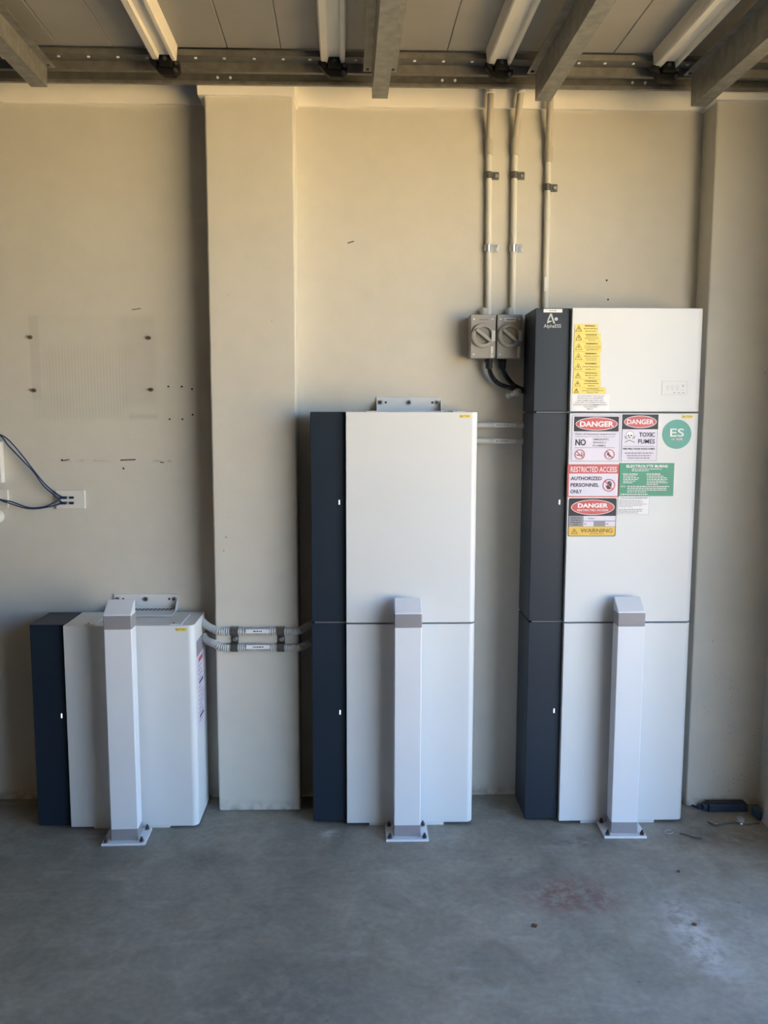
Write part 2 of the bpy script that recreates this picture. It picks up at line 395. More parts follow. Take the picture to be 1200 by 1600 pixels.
for i, sx in enumerate(strut_x):
    z0, z1 = ZS-.050, ZS-.0005
    prof = [(-.045, z1), (-.040, z0+.004), (-.036, z0), (-.017, z0-.001), (-.013, z0+.012), (.022, z0+.012), (.026, z0), (.037, z0), (.040, z0+.004), (.044, z1)]
    lath(MB(), prof, sx, Y0-.012).build('strut', M['strut'], door)
    # black roller bracket at the end of the strut
    if i > 1:
        y = Y0; x = sk(sx, y); hb = MB()
        zk = ZS-.062
        hb.prism([(x-.052, zk+.012), (x-.034, zk-.004), (x-.024, zk-.020), (x-.006, zk-.030), (x+.032, zk-.032), (x+.050, zk-.016), (x+.048, zk+.012), (x+.030, zk+.020), (x-.030, zk+.020)], y-.014, y+.020, 'y')
        hb.box(x-.016, x+.028, y-.034, y-.010, zk-.010, zk+.030)
        hb.prism([(x-.050, zk+.016), (x-.022, zk+.016), (x-.024, zk-.010), (x-.044, zk+.002)], y-.026, y-.012, 'y')
        br = hb.build('roller_bracket', M['bracket_black'], door, bevel=.004)
        for bx, bz, by in ((x+.006, zk+.012, y-.040), (x+.040, zk+.004, y-.021), (x+.036, zk-.018, y-.021)):
            MB().cyl((bx, by, bz), (bx, by+.007, bz), .0065, 10).build('bracket_bolt', M['bolt'], br)
        MB().cyl((x+.004, y+.015, ZS-.040), (x+.004, y+.055, ZS-.040), .006, 10).build('roller_pin', M['bolt'], br)
track = thing('door_track', 'galvanised steel door track running along the top of the back wall', 'track', (0, -.2, 2.73))
prof = [(-.162, 2.731), (-.162, ZS-.007), (-.236, ZS-.007), (-.236, 2.738), (-.255, 2.738), (-.258, 2.766), (-.315, 2.766), (-.318, ZS-.003), (-.150, ZS-.003), (-.150, 2.731)]
mb = MB(); mb.prism(prof, -3.4, 1.55, 'x'); mb.build('track_rail', M['galv2'], track)
lp = MB().box(-3.4, 1.55, -.172, -.158, 2.727, 2.7375); lp.build('track_lip', M['galv'], track)
for u in (90, 137, 183, 229, 305, 350, 397, 442, 484, 556, 648, 693, 738, 905, 946, 990, 1075, 1110):
    p = W(u, 68 + 28*min(1, u/700) if u < 230 else 84 + 12*(u-230)/870, -.30)
    MB().cyl((p.x, -.296, 2.7655), (p.x, -.296, 2.7625), .0055, 8).build('rivet', M['print_white'], track)
for u, v in ((340, 115), (360, 115), (691, 121), (711, 121), (988, 124), (1008, 124)):
    p = W(u, v, -.162); MB().cyl((p.x, -.161, 2.752), (p.x, -.166, 2.752), .005, 8).build('rivet', M['print_white'], track)
for i, (x0, zb, lab) in enumerate(((-1.125, 2.672, 'galvanised hat-section steel beam at the far left of the ceiling'),
                                   (.038, 2.648, 'galvanised hat-section steel beam overhead at the middle of the ceiling'),
                                   (.604, 2.646, 'galvanised hat-section steel beam overhead above the three wall conduits'),
                                   (1.150, 2.634, 'galvanised hat-section steel beam overhead nearest the right corner'))):
    t = thing('ceiling_beam', lab, 'beam', (x0+.027, -2.7, zb), 'galvanised beams under the ceiling')
    w = .054; zt = 2.738
    mb = lath(MB(), [(0, zb), (w, zb), (w+.002, zt-.003), (w+.030, zt-.003), (w+.030, zt), (w-.001, zt), (w-.003, zb+.003), (.003, zb+.003), (.001, zt), (-.030, zt), (-.030, zt-.003), (-.002, zt-.003)], x0, -.275)
    mb.build('beam_section', M['galv'], t)
    e = MB().cyl((x0-.017, -.30, zt-.003), (x0-.017, -.30, zt-.009), .006, 6); e.build('beam_screw', M['bolt'], t)
    e = MB().cyl((x0+w+.017, -.30, zt-.003), (x0+w+.017, -.30, zt-.009), .006, 6); e.build('beam_screw', M['bolt'], t)

# ------------------------------------------------------------------ battery units
UW, DWD, DEP, GAP = .61, .128, .2224, .0367
YF, YB = -(DEP+GAP), -GAP                       # front and back of the white covers
YN = YF+.019                                    # the dark strip sits a little further back
HB, HI, ZB = .7825, .3731, .0085
def cover_mesh(x0, x1, z0, z1):
    r = .024; pts = [(x0, YF), (x0, YB), (x1, YB)]
    pts += [(x1-r+r*math.cos(a), YF+r-r*math.sin(a)) for a in [math.pi/2*k/8 for k in range(9)]]
    return MB().prism(pts, z0, z1, 'z')
def unit(name, label, cat, x, z0, h, group=None, led=None, battery=True, feet=False, top=False):
    t = thing(name, label, cat, (x+UW/2, (YF+YB)/2, z0 if not feet else 0), group)
    g = .0028
    MB().box(x+.012, x+UW-.012, YF+.022, YB+.004, z0+(0 if not feet else .004), z0+h-(.0 if not top else .004)).build('chassis', M['chassis'], t)
    cover_mesh(x+DWD+.0015, x+UW, z0+g, z0+h-(g if not top else 0)).build('front_cover', M['cover'], t, bevel=.0022, smooth=True)
    MB().box(x, x+DWD, YN, YB, z0+g, z0+h-(g if not top else 0)).build('side_panel', M['navy'], t, bevel=.003, smooth=True)['label'] = 'dark navy side strip'
    if led is not None:
        zl = led; MB().box(x+DWD-.0255, x+DWD-.0210, YN-.0012, YN+.002, zl-.0085, zl+.0085).build('indicator_light', M['led'], t)['label'] = 'small lit white indicator'
    if battery:
        s = MB().box(x+UW-.068, x+UW-.026, YF-.0010, YF+.002, z0+h-.021, z0+h-.009).build('battery_label', M['yellow'], t)
        text(s, 'BATTERY', x+UW-.065, x+UW-.029, z0+h-.015, .007, YF-.0013, M['print_brown'])
    if feet:
        MB().box(x+.215, x+.50, YF+.004, YB-.02, 0, z0+g+.001).build('base_plate', M['cover'], t)
    if top:
        zt = z0+h
        for a, b in ((x+.205, x+.245), (x+.520, x+.562)):
            p = MB().box(a, b, -.250, -.085, zt-.002, zt+.0035).build('top_plate', M['bracket'], t, bevel=.0012)
            MB().cyl((a+.012, -.235, zt+.003), (a+.012, -.235, zt+.0045), .004, 10).build('screw_hole', M['hole'], p)
    return t
XL, XM, XT = -1.2313, -.1869, .6276
uL = unit('battery_unit', 'single white and navy battery unit on the floor at the far left', 'battery', XL, .0045, HB, led=.438, feet=True, top=True)
uM0 = unit('battery_unit', 'lower white battery unit behind the middle bollard', 'battery', XM, ZB, HB, 'stacked battery units', led=.444, feet=True, battery=False)
uM1 = unit('battery_unit', 'upper white battery unit atop the middle stack, bare front without warning signs', 'battery', XM, ZB+HB, HB, 'stacked battery units', led=1.243, top=True)
uR0 = unit('battery_unit', 'lowest white battery unit of the tall right tower, behind the right bollard', 'battery', XT, ZB, HB, 'stacked battery units', led=.444, feet=True, battery=False)
uR1 = unit('battery_unit', 'white battery unit covered in red, black and green warning signs in right tower', 'battery', XT, ZB+HB, HB, 'stacked battery units', led=1.243)
uI = unit('inverter_unit', 'white inverter unit with yellow warning stickers topping the tall right tower', 'inverter', XT, ZB+2*HB, HI, led=None, battery=False, top=True)
for o in [c for c in uI.children if c.name.startswith('top_plate')]:
    for c in list(o.children): bpy.data.objects.remove(c)
    bpy.data.objects.remove(o)

# spec sticker on the right flank of the left unit
XS = XL+UW+.0008
s = MB().box(XL+UW-.001, XS, -.225, -.075, .36, .715).build('specification_label', M['lilac'], uL); s['label'] = 'white specification sticker on the flank'
def flank(mb, y0, y1, z0, z1): return mb.quad((XS+.0004, y0, z0), (XS+.0004, y1, z0), (XS+.0004, y1, z1), (XS+.0004, y0, z1))
flank(MB(), -.225, -.075, .655, .715).build('grey_header', M['print_grey'], s)
mb = MB(); flank(mb, -.19, -.11, .625, .642); mb.build('red_stripe', M['red'], s)
for z in (.540, .406): flank(MB(), -.19, -.11, z, z+.010).build('black_stripe', M['print_black'], s)
rr = random.Random(4); mb = MB()
for k in range(14):
    z = .61-.0165*k
    if abs(z-.545) > .012 and abs(z-.41) > .012: flank(mb, -.20, -.20+rr.uniform(.05, .10), z-.002, z+.002)
mb.build('fine_print', M['print_grey'], s)['kind'] = 'stuff'

# wall brackets behind the two free tops
def wall_bracket(x0, x1, zb, zt, label):
    t = thing('wall_bracket', label, 'bracket', ((x0+x1)/2, -.01, zb), 'white wall brackets')
    mb = MB().box(x0, x1, -.006, -.0005, zb, zt); mb.build('back_plate', M['bracket'], t, bevel=.001)
    MB().box(x0, x1, -.125, -.004, zb-.002, zb+.0025).build('shelf_plate', M['bracket'], t, bevel=.0008)
    for xa in (x0, x1-.003):
        MB().prism([(-.006, zb), (-.060, zb), (-.006, zb+.045)], xa, xa+.003, 'x').build('gusset', M['bracket'], t)
    n = 15; st = (x1-x0-.02)/n; mb = MB()
    for k in range(n):
        a = x0+.01+k*st; mb.quad((a, -.010, zb+.0032), (a+st*.5, -.010, zb+.0032), (a+st*.5-.006, -.045, zb+.0032), (a-.006, -.045, zb+.0032))
    mb.build('vent_slot', M['hole'], t)['kind'] = 'stuff'
    for fx in (.06, .5, .94):
        x = x0+(x1-x0)*fx; z = zt-.020
        b = MB().cyl((x, -.004, z), (x, -.0085, z), .0095, 16).build('washer', M['zinc'], t)
        MB().cyl((x, -.008, z), (x, -.015, z), .0058, 6).build('bolt_head', M['bolt'], b)
    for fx in (.145, .865):
        x = x0+(x1-x0)*fx; z = zt-.020; MB().cyl((x, -.004, z), (x, -.0068, z), .0045, 10).build('screw_hole', M['hole'], t)
wall_bracket(-.986, -.733, .791, .852, 'white metal bracket fixed to the wall behind the low left unit')
wall_bracket(.058, .311, 1.576, 1.631, 'white metal bracket fixed to the wall above the middle stack')

# ------------------------------------------------------------------ bollards
def bollard(x0, yf, label, rot):
    w, d, ht, hb = .099, .066, .851, .897
    cx, yc = x0+w/2, yf+d/2
    t = thing('bollard', label, 'bollard', (cx, yc, 0), 'white square bollards bolted to the floor')
    MB().box(cx-.079, cx+.079, yf-.024, yf+d+.028, 0, .008).build('base_plate', M['post'], t, bevel=.001)
    MB().box(x0, x0+w, yf, yf+d, .008, ht-.05).build('shaft', M['post'], t, bevel=.004, smooth=True)
    def band(z0, z1): MB().box(x0-.0007, x0+w+.0007, yf-.0007, yf+d+.0007, z0, z1).build('grey_band', M['band'], t, bevel=.004, smooth=True)['label'] = 'dull grey reflective band'
    band(.0085, .054); band(ht-.052, ht)
    MB().prism([(yf, ht-.01), (yf+d, ht-.01), (yf+d, hb), (yf+.001, ht+.003)], x0, x0+w, 'x').build('sloped_cap', M['post'], t, bevel=.003, smooth=True)
    for sx in (-1, 1):
        for yy in (yf-.012, yf+d+.015):
            x = cx+sx*.064
            b = MB().cyl((x, yy, .008), (x, yy, .0105), .0095, 14).build('washer', M['zinc'], t)
            mbb = MB().cyl((x, yy, .0105), (x, yy, .019), .0075, 6); mbb.cyl((x, yy, .019), (x, yy, .027), .0042, 8); mbb.build('anchor_bolt', M['bolt'], b)
    t.rotation_euler.z = rot
bollard(-.921, -.3665, 'white square bollard with grey bands in front of the single left unit', math.radians(1.5))
bollard(.118, -.360, 'white square bollard with grey bands in front of the middle stack', 0)
bollard(.932, -.354, 'white square bollard with grey bands in front of the tall right tower', math.radians(-1.5))

# ------------------------------------------------------------------ signs on the right tower
def FX(u, v): p = W(u, v, YF); return p.x, p.z
YS, YP, YQ, YT = YF-.0012, YF-.0016, YF-.0020, YF-.0024
class Sign:
    def __init__(s, unit_, name, label, u0, v0, u1, v1, ma, skew=0, rnd=0):
        x0, z1 = FX(u0, v0); x1, z0 = FX(u1, v1)
        xa, _ = FX(u0+skew, v1); x0 = (x0+xa)/2
        s.x0, s.x1, s.z0, s.z1 = x0, x1, z0, z1; s.w, s.h = x1-x0, z1-z0
        mb = MB()
        if rnd:
            pts = []
            for cx, cz, a0 in ((x1-rnd, z1-rnd, 0), (x0+rnd, z1-rnd, 90), (x0+rnd, z0+rnd, 180), (x1-rnd, z0+rnd, 270)):
                pts += [(cx+rnd*math.cos(math.radians(a0+k*30)), cz+rnd*math.sin(math.radians(a0+k*30))) for k in range(4)]
            mb.prism(pts, YS, YF+.001, 'y')
        else: mb.box(x0, x1, YS, YF+.001, z0, z1)
        s.o = mb.build(name, ma, unit_); s.o['label'] = label
    def X(s, f): return s.x0+f*s.w
    def Z(s, f): return s.z1-f*s.h                # f runs down from the top
    def rect(s, a, b, c, d, ma, name, y=None):
        return MB().flat(s.X(a), s.X(b), s.Z(d), s.Z(c), y or YP).build(name, ma, s.o)
    def frame(s, a, b, c, d, w, ma, name='border_line', y=None):
        mb = MB(); y = y or YP; x0, x1, z1, z0 = s.X(a), s.X(b), s.Z(c), s.Z(d)
        mb.flat(x0, x1, z1-w, z1, y); mb.flat(x0, x1, z0, z0+w, y); mb.flat(x0, x0+w, z0+w, z1-w, y); mb.flat(x1-w, x1, z0+w, z1-w, y)
        return mb.build(name, ma, s.o)
    def text(s, t, a, b, c, h, ma, bold=0, y=None): return text(s.o, t, s.X(a), s.X(b), s.Z(c), h*s.h, y or YT, ma, bold)
    def oval(s, a, b, c, d):
        cx, cz, rx, rz = (s.X(a)+s.X(b))/2, (s.Z(c)+s.Z(d))/2, (s.X(b)-s.X(a))/2, (s.Z(c)-s.Z(d))/2
        MB().disc(cx, cz, rx, rz, YP-.0003).build('oval_border', M['print_white'], s.o)
        MB().disc(cx, cz, rx-.0022, rz-.0022, YQ-.0002).build('red_oval', M['red'], s.o)
    def fine(s, a, b, c, d, n, ma, centre=True, seed=1, fill=.5): return fine_print(s.o, s.X(a), s.X(b), s.Z(d), s.Z(c), n, YT, ma, centre, seed, fill)
    def ban(s, fx, fz, r, motif):
        cx, cz = s.X(fx), s.Z(fz)
        mb = MB(); motif(mb, cx, cz, r); mb.build('pictogram', M['print_black'], s.o)
        mb = MB().ring(cx, cz, r, r*.84, YT-.0003); k = .65*r
        mb.line((cx-k, cz+k), (cx+k, cz-k), r*.17, YT-.0003); mb.build('ban_ring', M['red'], s.o)
    def triangle(s, fx, fz, h, ma, w=.0018):
        cx, cz = s.X(fx), s.Z(fz); k = h*.58; a, b, c = (cx-k, cz-h/2), (cx+k, cz-h/2), (cx, cz+h/2); mb = MB()
        for p, q in ((a, b), (b, c), (c, a)): mb.line(p, q, w, YT)
        mb.poly([(cx+.05*h, cz+.24*h), (cx-.16*h, cz-.10*h), (cx-.01*h, cz-.08*h), (cx-.05*h, cz-.36*h), (cx+.17*h, cz+.02*h), (cx+.01*h, cz+.02*h)], YT)
        mb.build('hazard_triangle', ma, s.o)

# danger: battery explosion
s = Sign(uR1, 'danger_sign', 'red and black DANGER sign about battery explosion', 893.5, 647.5, 968.5, 722, M['lilac'], -3)
s.frame(.015, .985, .012, .985, .0016, M['print_grey']); s.rect(.055, .95, .045, .355, M['signblack'], 'header_band'); s.oval(.085, .925, .06, .335)
s.text('DANGER', .17, .85, .20, .115, M['print_white'], .035)
s.text('Risk of battery explosion', .09, .89, .415, .062, M['print_grey'])
s.rect(.08, .88, .463, .472, M['print_grey'], 'rule_line'); s.rect(.08, .88, .692, .701, M['print_grey'], 'rule_line')
s.text('NO', .09, .30, .585, .135, M['print_black'], .03)
for i, (t, b_) in enumerate((('SMOKING', .76), ('SPARKS', .71), ('FLAMES', .70))): s.text(t, .45-.005*i, b_, .522+.066*i, .042, M['print_grey'], .01)
def cig(mb, cx, cz, r):
    mb.flat(cx-.62*r, cx+.45*r, cz-.22*r, cz-.04*r, YT); mb.flat(cx+.5*r, cx+.62*r, cz-.22*r, cz-.04*r, YT)
    mb.line((cx+.5*r, cz+.05*r), (cx+.3*r, cz+.25*r), .1*r, YT); mb.line((cx+.3*r, cz+.25*r), (cx+.42*r, cz+.45*r), .1*r, YT)
def match(mb, cx, cz, r):
    mb.line((cx-.45*r, cz+.05*r), (cx+.3*r, cz-.4*r), .14*r, YT)
    mb.poly([(cx-.45*r, cz-.1*r), (cx-.1*r, cz+.0*r), (cx-.05*r, cz+.3*r), (cx-.25*r, cz+.55*r), (cx-.35*r, cz+.2*r), (cx-.55*r, cz+.15*r)], YT)
    mb.line((cx-.2*r, cz-.5*r), (cx+.05*r, cz-.45*r), .12*r, YT)
s.ban(.185, .84, .0185, cig); s.ban(.785, .84, .0185, match)
# danger: toxic fumes
s = Sign(uR1, 'danger_sign', 'red and black DANGER sign reading TOXIC FUMES with skull', 972.5, 647.5, 1026, 720.5, M['lilac'], -2)
s.frame(.0, .995, .30, .995, .0013, M['print_grey']); s.rect(0, 1, 0, .315, M['signblack'], 'header_band'); s.oval(.045, .955, .025, .29)
s.text('DANGER', .125, .875, .157, .105, M['print_white'], .022)
s.text('TOXIC', .48, .92, .43, .095, M['print_black'], .018); s.text('FUMES', .46, .92, .575, .095, M['print_black'], .015)
s.rect(.04, .93, .675, .684, M['print_grey'], 'rule_line'); s.text('FIRE WILL CAUSE TOXIC FUMES', .04, .93, .735, .038, M['print_black'], .015)
s.fine(.05, .93, .80, .96, 3, M['print_grey'], True, 5)
cx, cz = s.X(.22), s.Z(.47); mb = MB(); r = .0145
mb.ring(cx, cz+.006, r, r*.9, YP-.0002, 24, .95)
for a in (-1, 1): mb.line((cx+a*.018, cz-.004), (cx-a*.018, cz-.022), .0028, YP-.0002); mb.line((cx+a*.013, cz-.004), (cx+a*.020, cz+.001), .003, YP-.0002)
mb.build('crossbones', M['print_grey'], s.o)
mb = MB().disc(cx, cz+.006, r*.9, r*.85, YP-.0003, 24); mb.flat(cx-.008, cx+.008, cz-.012, cz-.004, YP-.0003); mb.build('skull', M['print_white'], s.o)
mb = MB().disc(cx-.0052, cz+.003, .0032, .0028, YT, 12); mb.disc(cx+.0052, cz+.003, .0032, .0028, YT, 12); mb.poly([(cx-.0015, cz-.004), (cx+.0015, cz-.004), (cx, cz-.0005)], YT); mb.build('skull_eyes', M['print_black'], s.o)
# restricted access
s = Sign(uR1, 'restricted_access_sign', 'red bordered RESTRICTED ACCESS sign with hand symbol', 887.5, 725.5, 966.5, 776.5, M['red'], -2, .004)
s.rect(.03, .97, .285, .965, M['print_white'], 'white_border'); s.rect(.045, .955, .305, .945, M['lilac'], 'white_field', YP-.0003)
s.text('RESTRICTED ACCESS', .055, .945, .155, .165, M['print_white'], .012)
for i, (t, b_) in enumerate((('AUTHORIZED', .66), ('PERSONNEL', .61), ('ONLY', .285))): s.text(t, .06, b_, .43+.20*i, .115, M['print_black'], .028)
def hand(mb, cx, cz, r):
    mb.poly([(cx-.5*r, cz-.02*r), (cx-.38*r, cz-.35*r), (cx-.2*r, cz-.62*r), (cx+.25*r, cz-.62*r), (cx+.4*r, cz-.3*r), (cx+.44*r, cz+.1*r), (cx-.22*r, cz+.1*r), (cx-.28*r, cz-.15*r), (cx-.42*r, cz+.06*r)], YT)
    for k, hh in enumerate((.55, .68, .66, .45)): a = cx-.2*r+k*.17*r; mb.flat(a, a+.13*r, cz, cz+hh*r, YT)
s.ban(.80, .64, .0235, hand)
# electrolyte burns
s = Sign(uR1, 'first_aid_sign', 'green ELECTROLYTE BURNS first aid sign', 967.5, 723.5, 1051.5, 775, M['green'], -2)
s.text('ELECTROLYTE BURNS', .13, .88, .095, .085, M['print_white'], .03); s.fine(.23, .78, .155, .26, 2, M['print_white'], False, 2, .4)
s.text('SKIN BURNS', .07, .34, .335, .055, M['print_white'], .03); s.text('EYE BURNS', .50, .75, .335, .055, M['print_white'], .03)
s.fine(.08, .38, .37, .62, 5, M['print_white'], False, 3, .42); s.fine(.51, .90, .37, .67, 6, M['print_white'], False, 4, .42)
s.text('NOTE:', .04, .13, .71, .04, M['print_white'], .02); s.fine(.16, .97, .68, .90, 4, M['print_white'], False, 6, .42); s.fine(.04, .97, .92, .97, 1, M['print_white'], False, 7, .6)
# shutdown procedure
s = Sign(uR1, 'procedure_label', 'small white SHUTDOWN PROCEDURE label', 965.5, 776, 1013.5, 804, M['print_white'], -1)
s.frame(0, 1, 0, 1, .0008, M['print_grey']); s.text('SHUTDOWN PROCEDURE', .08, .93, .08, .065, M['print_grey'], .015)
s.fine(.04, .95, .16, .60, 6, M['print_grey'], False, 8, .38); s.fine(.04, .93, .66, .95, 3, M['print_grey'], False, 9, .42)
# danger, restricted access with warning foot
s = Sign(uR1, 'danger_sign', 'black DANGER RESTRICTED ACCESS sign with amber WARNING foot', 888.5, 778.5, 961.5, 838, M['signblack'], -1, .006)
s.oval(.05, .96, .035, .435); s.text('DANGER', .19, .82, .19, .115, M['print_white'], .035); s.text('RESTRICTED ACCESS', .18, .83, .31, .05, M['print_white'], .012)
s.rect(.01, .99, .46, .735, M['print_grey'], 'grey_table'); s.rect(.315, .985, .462, .585, M['lilac'], 'table_cell', YP-.0002); s.rect(.315, .53, .605, .735, M['lilac'], 'table_cell', YP-.0002); s.rect(.775, .985, .605, .735, M['lilac'], 'table_cell', YP-.0002)
s.fine(.38, .58, .50, .56, 1, M['print_grey'], True, 10); s.fine(.33, .42, .64, .70, 1, M['print_grey'], False, 11); s.fine(.79, .88, .64, .70, 1, M['print_grey'], False, 12)
s.fine(.03, .29, .48, .72, 4, M['signblack'], True, 13, .3)
x0, x1, za, zb_ = s.X(.012), s.X(.985), s.Z(.738), s.Z(.985); rd = .005
pts = [(x0, za)] + [(x0+rd-rd*math.cos(a), zb_+rd-rd*math.sin(a)) for a in (0, .5, 1.05, 1.57)] + [(x1-rd+rd*math.sin(a), zb_+rd-rd*math.cos(a)) for a in (0, .5, 1.05, 1.57)] + [(x1, za)]
MB().poly(pts, YP).build('amber_foot', M['amber'], s.o)
s.text('WARNING', .26, .93, .845, .105, M['print_brown'], .01); s.fine(.27, .93, .92, .945, 1, M['print_brown'], True, 14, .6); s.triangle(.13, .86, .019, M['print_brown'])
# ES disc
cx, cz = FX(1057.5, 678.5); r = .0535
o = MB().prism([(cx+r*math.cos(2*math.pi*k/40), cz+r*math.sin(2*math.pi*k/40)) for k in range(40)], YS, YF+.001, 'y').build('energy_storage_disc', M['teal'], uR1); o['label'] = 'round teal green ES sticker'
text(o, 'ES', cx-.026, cx+.026, cz+.006, .030, YT, M['print_white'], .012); text(o, 'ON', cx-.020, cx-.008, cz-.0185, .007, YT, M['print_white'], .01); text(o, 'MVR', cx-.003, cx+.022, cz-.0185, .009, YT, M['print_white'], .03)

# yellow stickers on the inverter
rows = [(898, 506.5, 934, 520.5), (897.2, 520.5, 938, 534), (896.8, 534, 939.5, 549.5), (896.5, 549.5, 937.5, 565), (896.2, 565, 937.5, 580.5),
        (895.8, 580.5, 938, 593), (895, 593, 938, 605.5), (894.2, 605.5, 946, 615.5)]
lines = [2, 3, 3, 3, 2, 2, 2, 2]
for i, (a, b, c, d) in enumerate(rows):
    s = Sign(uI, 'warning_sticker', 'yellow WARNING sticker, %s of the column' % ('top', 'second', 'third', 'fourth', 'fifth', 'sixth', 'seventh', 'lowest and widest')[i], a, b, c, d, M['yellow'])
    s.frame(0, 1, 0, 1, .0006, M['amber'])
    tw = .17 if i < 7 else .12
    s.triangle(tw, .5, s.h*.62, M['print_brown'], .0018 if i in (0, 1, 7) else .0011)
    s.text('WARNING', .42, .86 if i < 7 else .78, .20, .16, M['print_brown'], .025)
    if i == 4:
        s.text('DO NOT DISCONNECT', .34, .97, .52, .13, M['print_brown']); s.text('UNDER LOAD', .44, .84, .78, .13, M['print_brown'])
    else: s.fine(.38 if i < 7 else .26, .96, .36, .92, lines[i], M['print_brown'], True, 20+i, .28)
s = Sign(uI, 'instruction_label', 'white printed instruction label below the yellow stickers', 893.5, 616, 951.5, 642.3, M['print_white'])
for i, (t, a, b) in enumerate((('IN THE EVENT OF LIQUID', .15, .86), ('DETECTED IN THE BUND,', .14, .84), ('USE LABELLED SPILL KIT', .13, .85), ('AND PPE TO REMOVE LIQUID.', .07, .92),
                               ('REPORT FAILURE IMMEDIATELY', .04, .95), ('TO SUPPLIER', .32, .68))): s.text(t, a, b, .115+.128*i, .075, M['print_grey'], .01)
s.fine(.35, .62, .84, .92, 1, M['print_grey'], True, 40, .6)
# display window on the inverter
s = Sign(uI, 'display_window', 'faint grey status display window', 1034, 595.5, 1073, 617, M['cover'])
s.frame(0, 1, 0, 1, .0012, mat('display_edge', (.55, .56, .57), .5))
dg = mat('display_icon', (.52, .53, .55), .5); mb = MB()
for k in range(3):
    cx, cz = s.X(.22+.19*k), s.Z(.42); mb.ring(cx, cz, .0052, .0038, YT, 16, 1.25)
cx, cz = s.X(.83), s.Z(.36); mb.poly([(cx-.006, cz+.004), (cx, cz-.006), (cx+.006, cz+.004)], YT)
for k in range(4): mb.flat(s.X(.17+.20*k), s.X(.27+.20*k), s.Z(.66), s.Z(.63), YT)
mb.build('display_icons', dg, s.o)['kind'] = 'stuff'
mb = MB()
for k in range(3): mb.flat(s.X(.44+.18*k), s.X(.55+.18*k), s.Z(.87), s.Z(.83), YT)
mb.build('display_marks', M['print_grey'], s.o)['kind'] = 'stuff'
# logo and small label on the dark strip of the inverter
side = [c for c in uI.children if c.name.startswith('side_panel')][0]
YL = YN-.0006
def NX(u, v): p = W(u, v, YN); return p.x, p.z
(x0, z1), (x1, z0) = NX(855, 490), NX(869.5, 505.5); mb = MB(); w = x1-x0; h = z1-z0
ap = (x0+.36*w, z1)
mb.poly([(x0+.30*w, z1), (x0+.48*w, z1), (x0+.86*w, z0), (x0+.66*w, z0)], YL)
mb.poly([(x0+.30*w, z1), (x0+.44*w, z1-.16*h), (x0+.16*w, z0+.30*h), (x0, z0+.02*h), (x0+.02*w, z0+.25*h), (x0+.12*w, z0+.55*h)], YL-.0001)
mb.poly([(x0, z0), (x0+.10*w, z0+.30*h), (x0+.52*w, z0+.28*h), (x0+.40*w, z0+.15*h)], YL-.0002)
mb.build('logo_mark', M['silver'], side)
cx, cz = NX(869, 498.5); MB().disc(cx, cz, .0062, .0062, YL, 20).build('logo_dot', M['silver'], side)
(x0, z1), (x1, z0) = NX(849.5, 506.5), NX(876.5, 513.8); text(side, 'AlphaESS', x0, x1, (z0+z1)/2, z1-z0, YL, M['silver'], .012, 'logo_lettering')
(x0, z1), (x1, z0) = NX(849.3, 482.7), NX(878.5, 488.3); o = MB().box(x0, x1, YN-.001, YN+.001, z0, z1).build('rating_label', M['print_white'], side)
fine_print(side, x0+.012, x1-.012, z0+.003, z1-.003, 1, YN-.0013, M['print_grey'], True, 41, .6)

# ------------------------------------------------------------------ conduits, saddles, isolators
def saddle(parent, p, sm):
    """metal half saddle hugging a vertical conduit, screw lug to the right"""
    mb = MB(); r = .0125; yc = p.y; pts = [(p.x-r*1.08, 0.0)] + [(p.x-r*1.1*math.cos(a), yc-r*1.1*math.sin(a)) for a in [math.pi*k/8 for k in range(9)]]
    pts += [(p.x+r*1.15, -.004), (p.x+.040, -.004), (p.x+.040, 0.0)]
    mb.prism(pts, p.z-.0125, p.z+.0125, 'z'); b = mb.build('saddle', sm, parent)
    MB().box(p.x+.014, p.x+.041, -.008, -.004, p.z-.0145, p.z+.0145).build('saddle_lug', sm, b, bevel=.003)
    MB().cyl((p.x+.030, -.007, p.z), (p.x+.030, -.013, p.z), .0085, 12, .0055).build('saddle_screw', M['zinc'], b)
for i, (top, cpl, low, sad, lab) in enumerate((
        ((767, 140), (764, 217, 243), (763, 494), ((763.5, 274), (762.5, 388)), 'leftmost cream conduit running down the wall into the left isolator'),
        ((814, 140), (804.5, 217, 243), (800.5, 494), ((803.5, 274), (801.5, 388)), 'middle cream conduit running down the wall into the right isolator'),
        ((860, 140), (857, 228, 254), (851, 520), ((855, 293),), 'rightmost cream conduit running down behind the tall unit'))):
    a = W(*top, -.055); b = W(cpl[0], cpl[1]+4, -.0135); c = W(low[0], low[1], -.0135)
    t = thing('wall_conduit', lab, 'conduit', (c.x, 0, c.z), 'cream conduits down the wall')
    mid = W((top[0]*.6+cpl[0]*.4), top[1]*.55+cpl[1]*.45, -.042)
    MB().tube(spline([a, mid, b], 6), .0125, 14).build('conduit_bend', M['conduit_old'], t, smooth=True)
    MB().cyl(b, c, .0115, 14).build('conduit_pipe', M['conduit'], t, smooth=True)
    d = W(cpl[0], cpl[2], -.0135); MB().cyl((b.x, -.0145, b.z+.008), (d.x, -.0145, d.z), .0155, 16).build('coupling', M['conduit_old'], t, bevel=.0015, smooth=True)
    MB().cyl((a.x, a.y-.002, a.z+.004), (a.x, a.y-.002, a.z-.014), .0155, 16).build('end_collar', M['trim'], t, bevel=.002, smooth=True)
    for k, q in enumerate(sad): saddle(t, W(q[0], q[1], -.0135), M['saddle'] if k == 0 else M['zinc'])
    if i == 2:
        q, e = W(852.5, 433, -.026), W(852, 455, -.026); MB().box(q.x-.004, q.x+.006, -.0262, -.024, e.z, q.z).build('conduit_label', M['print_white'], t)
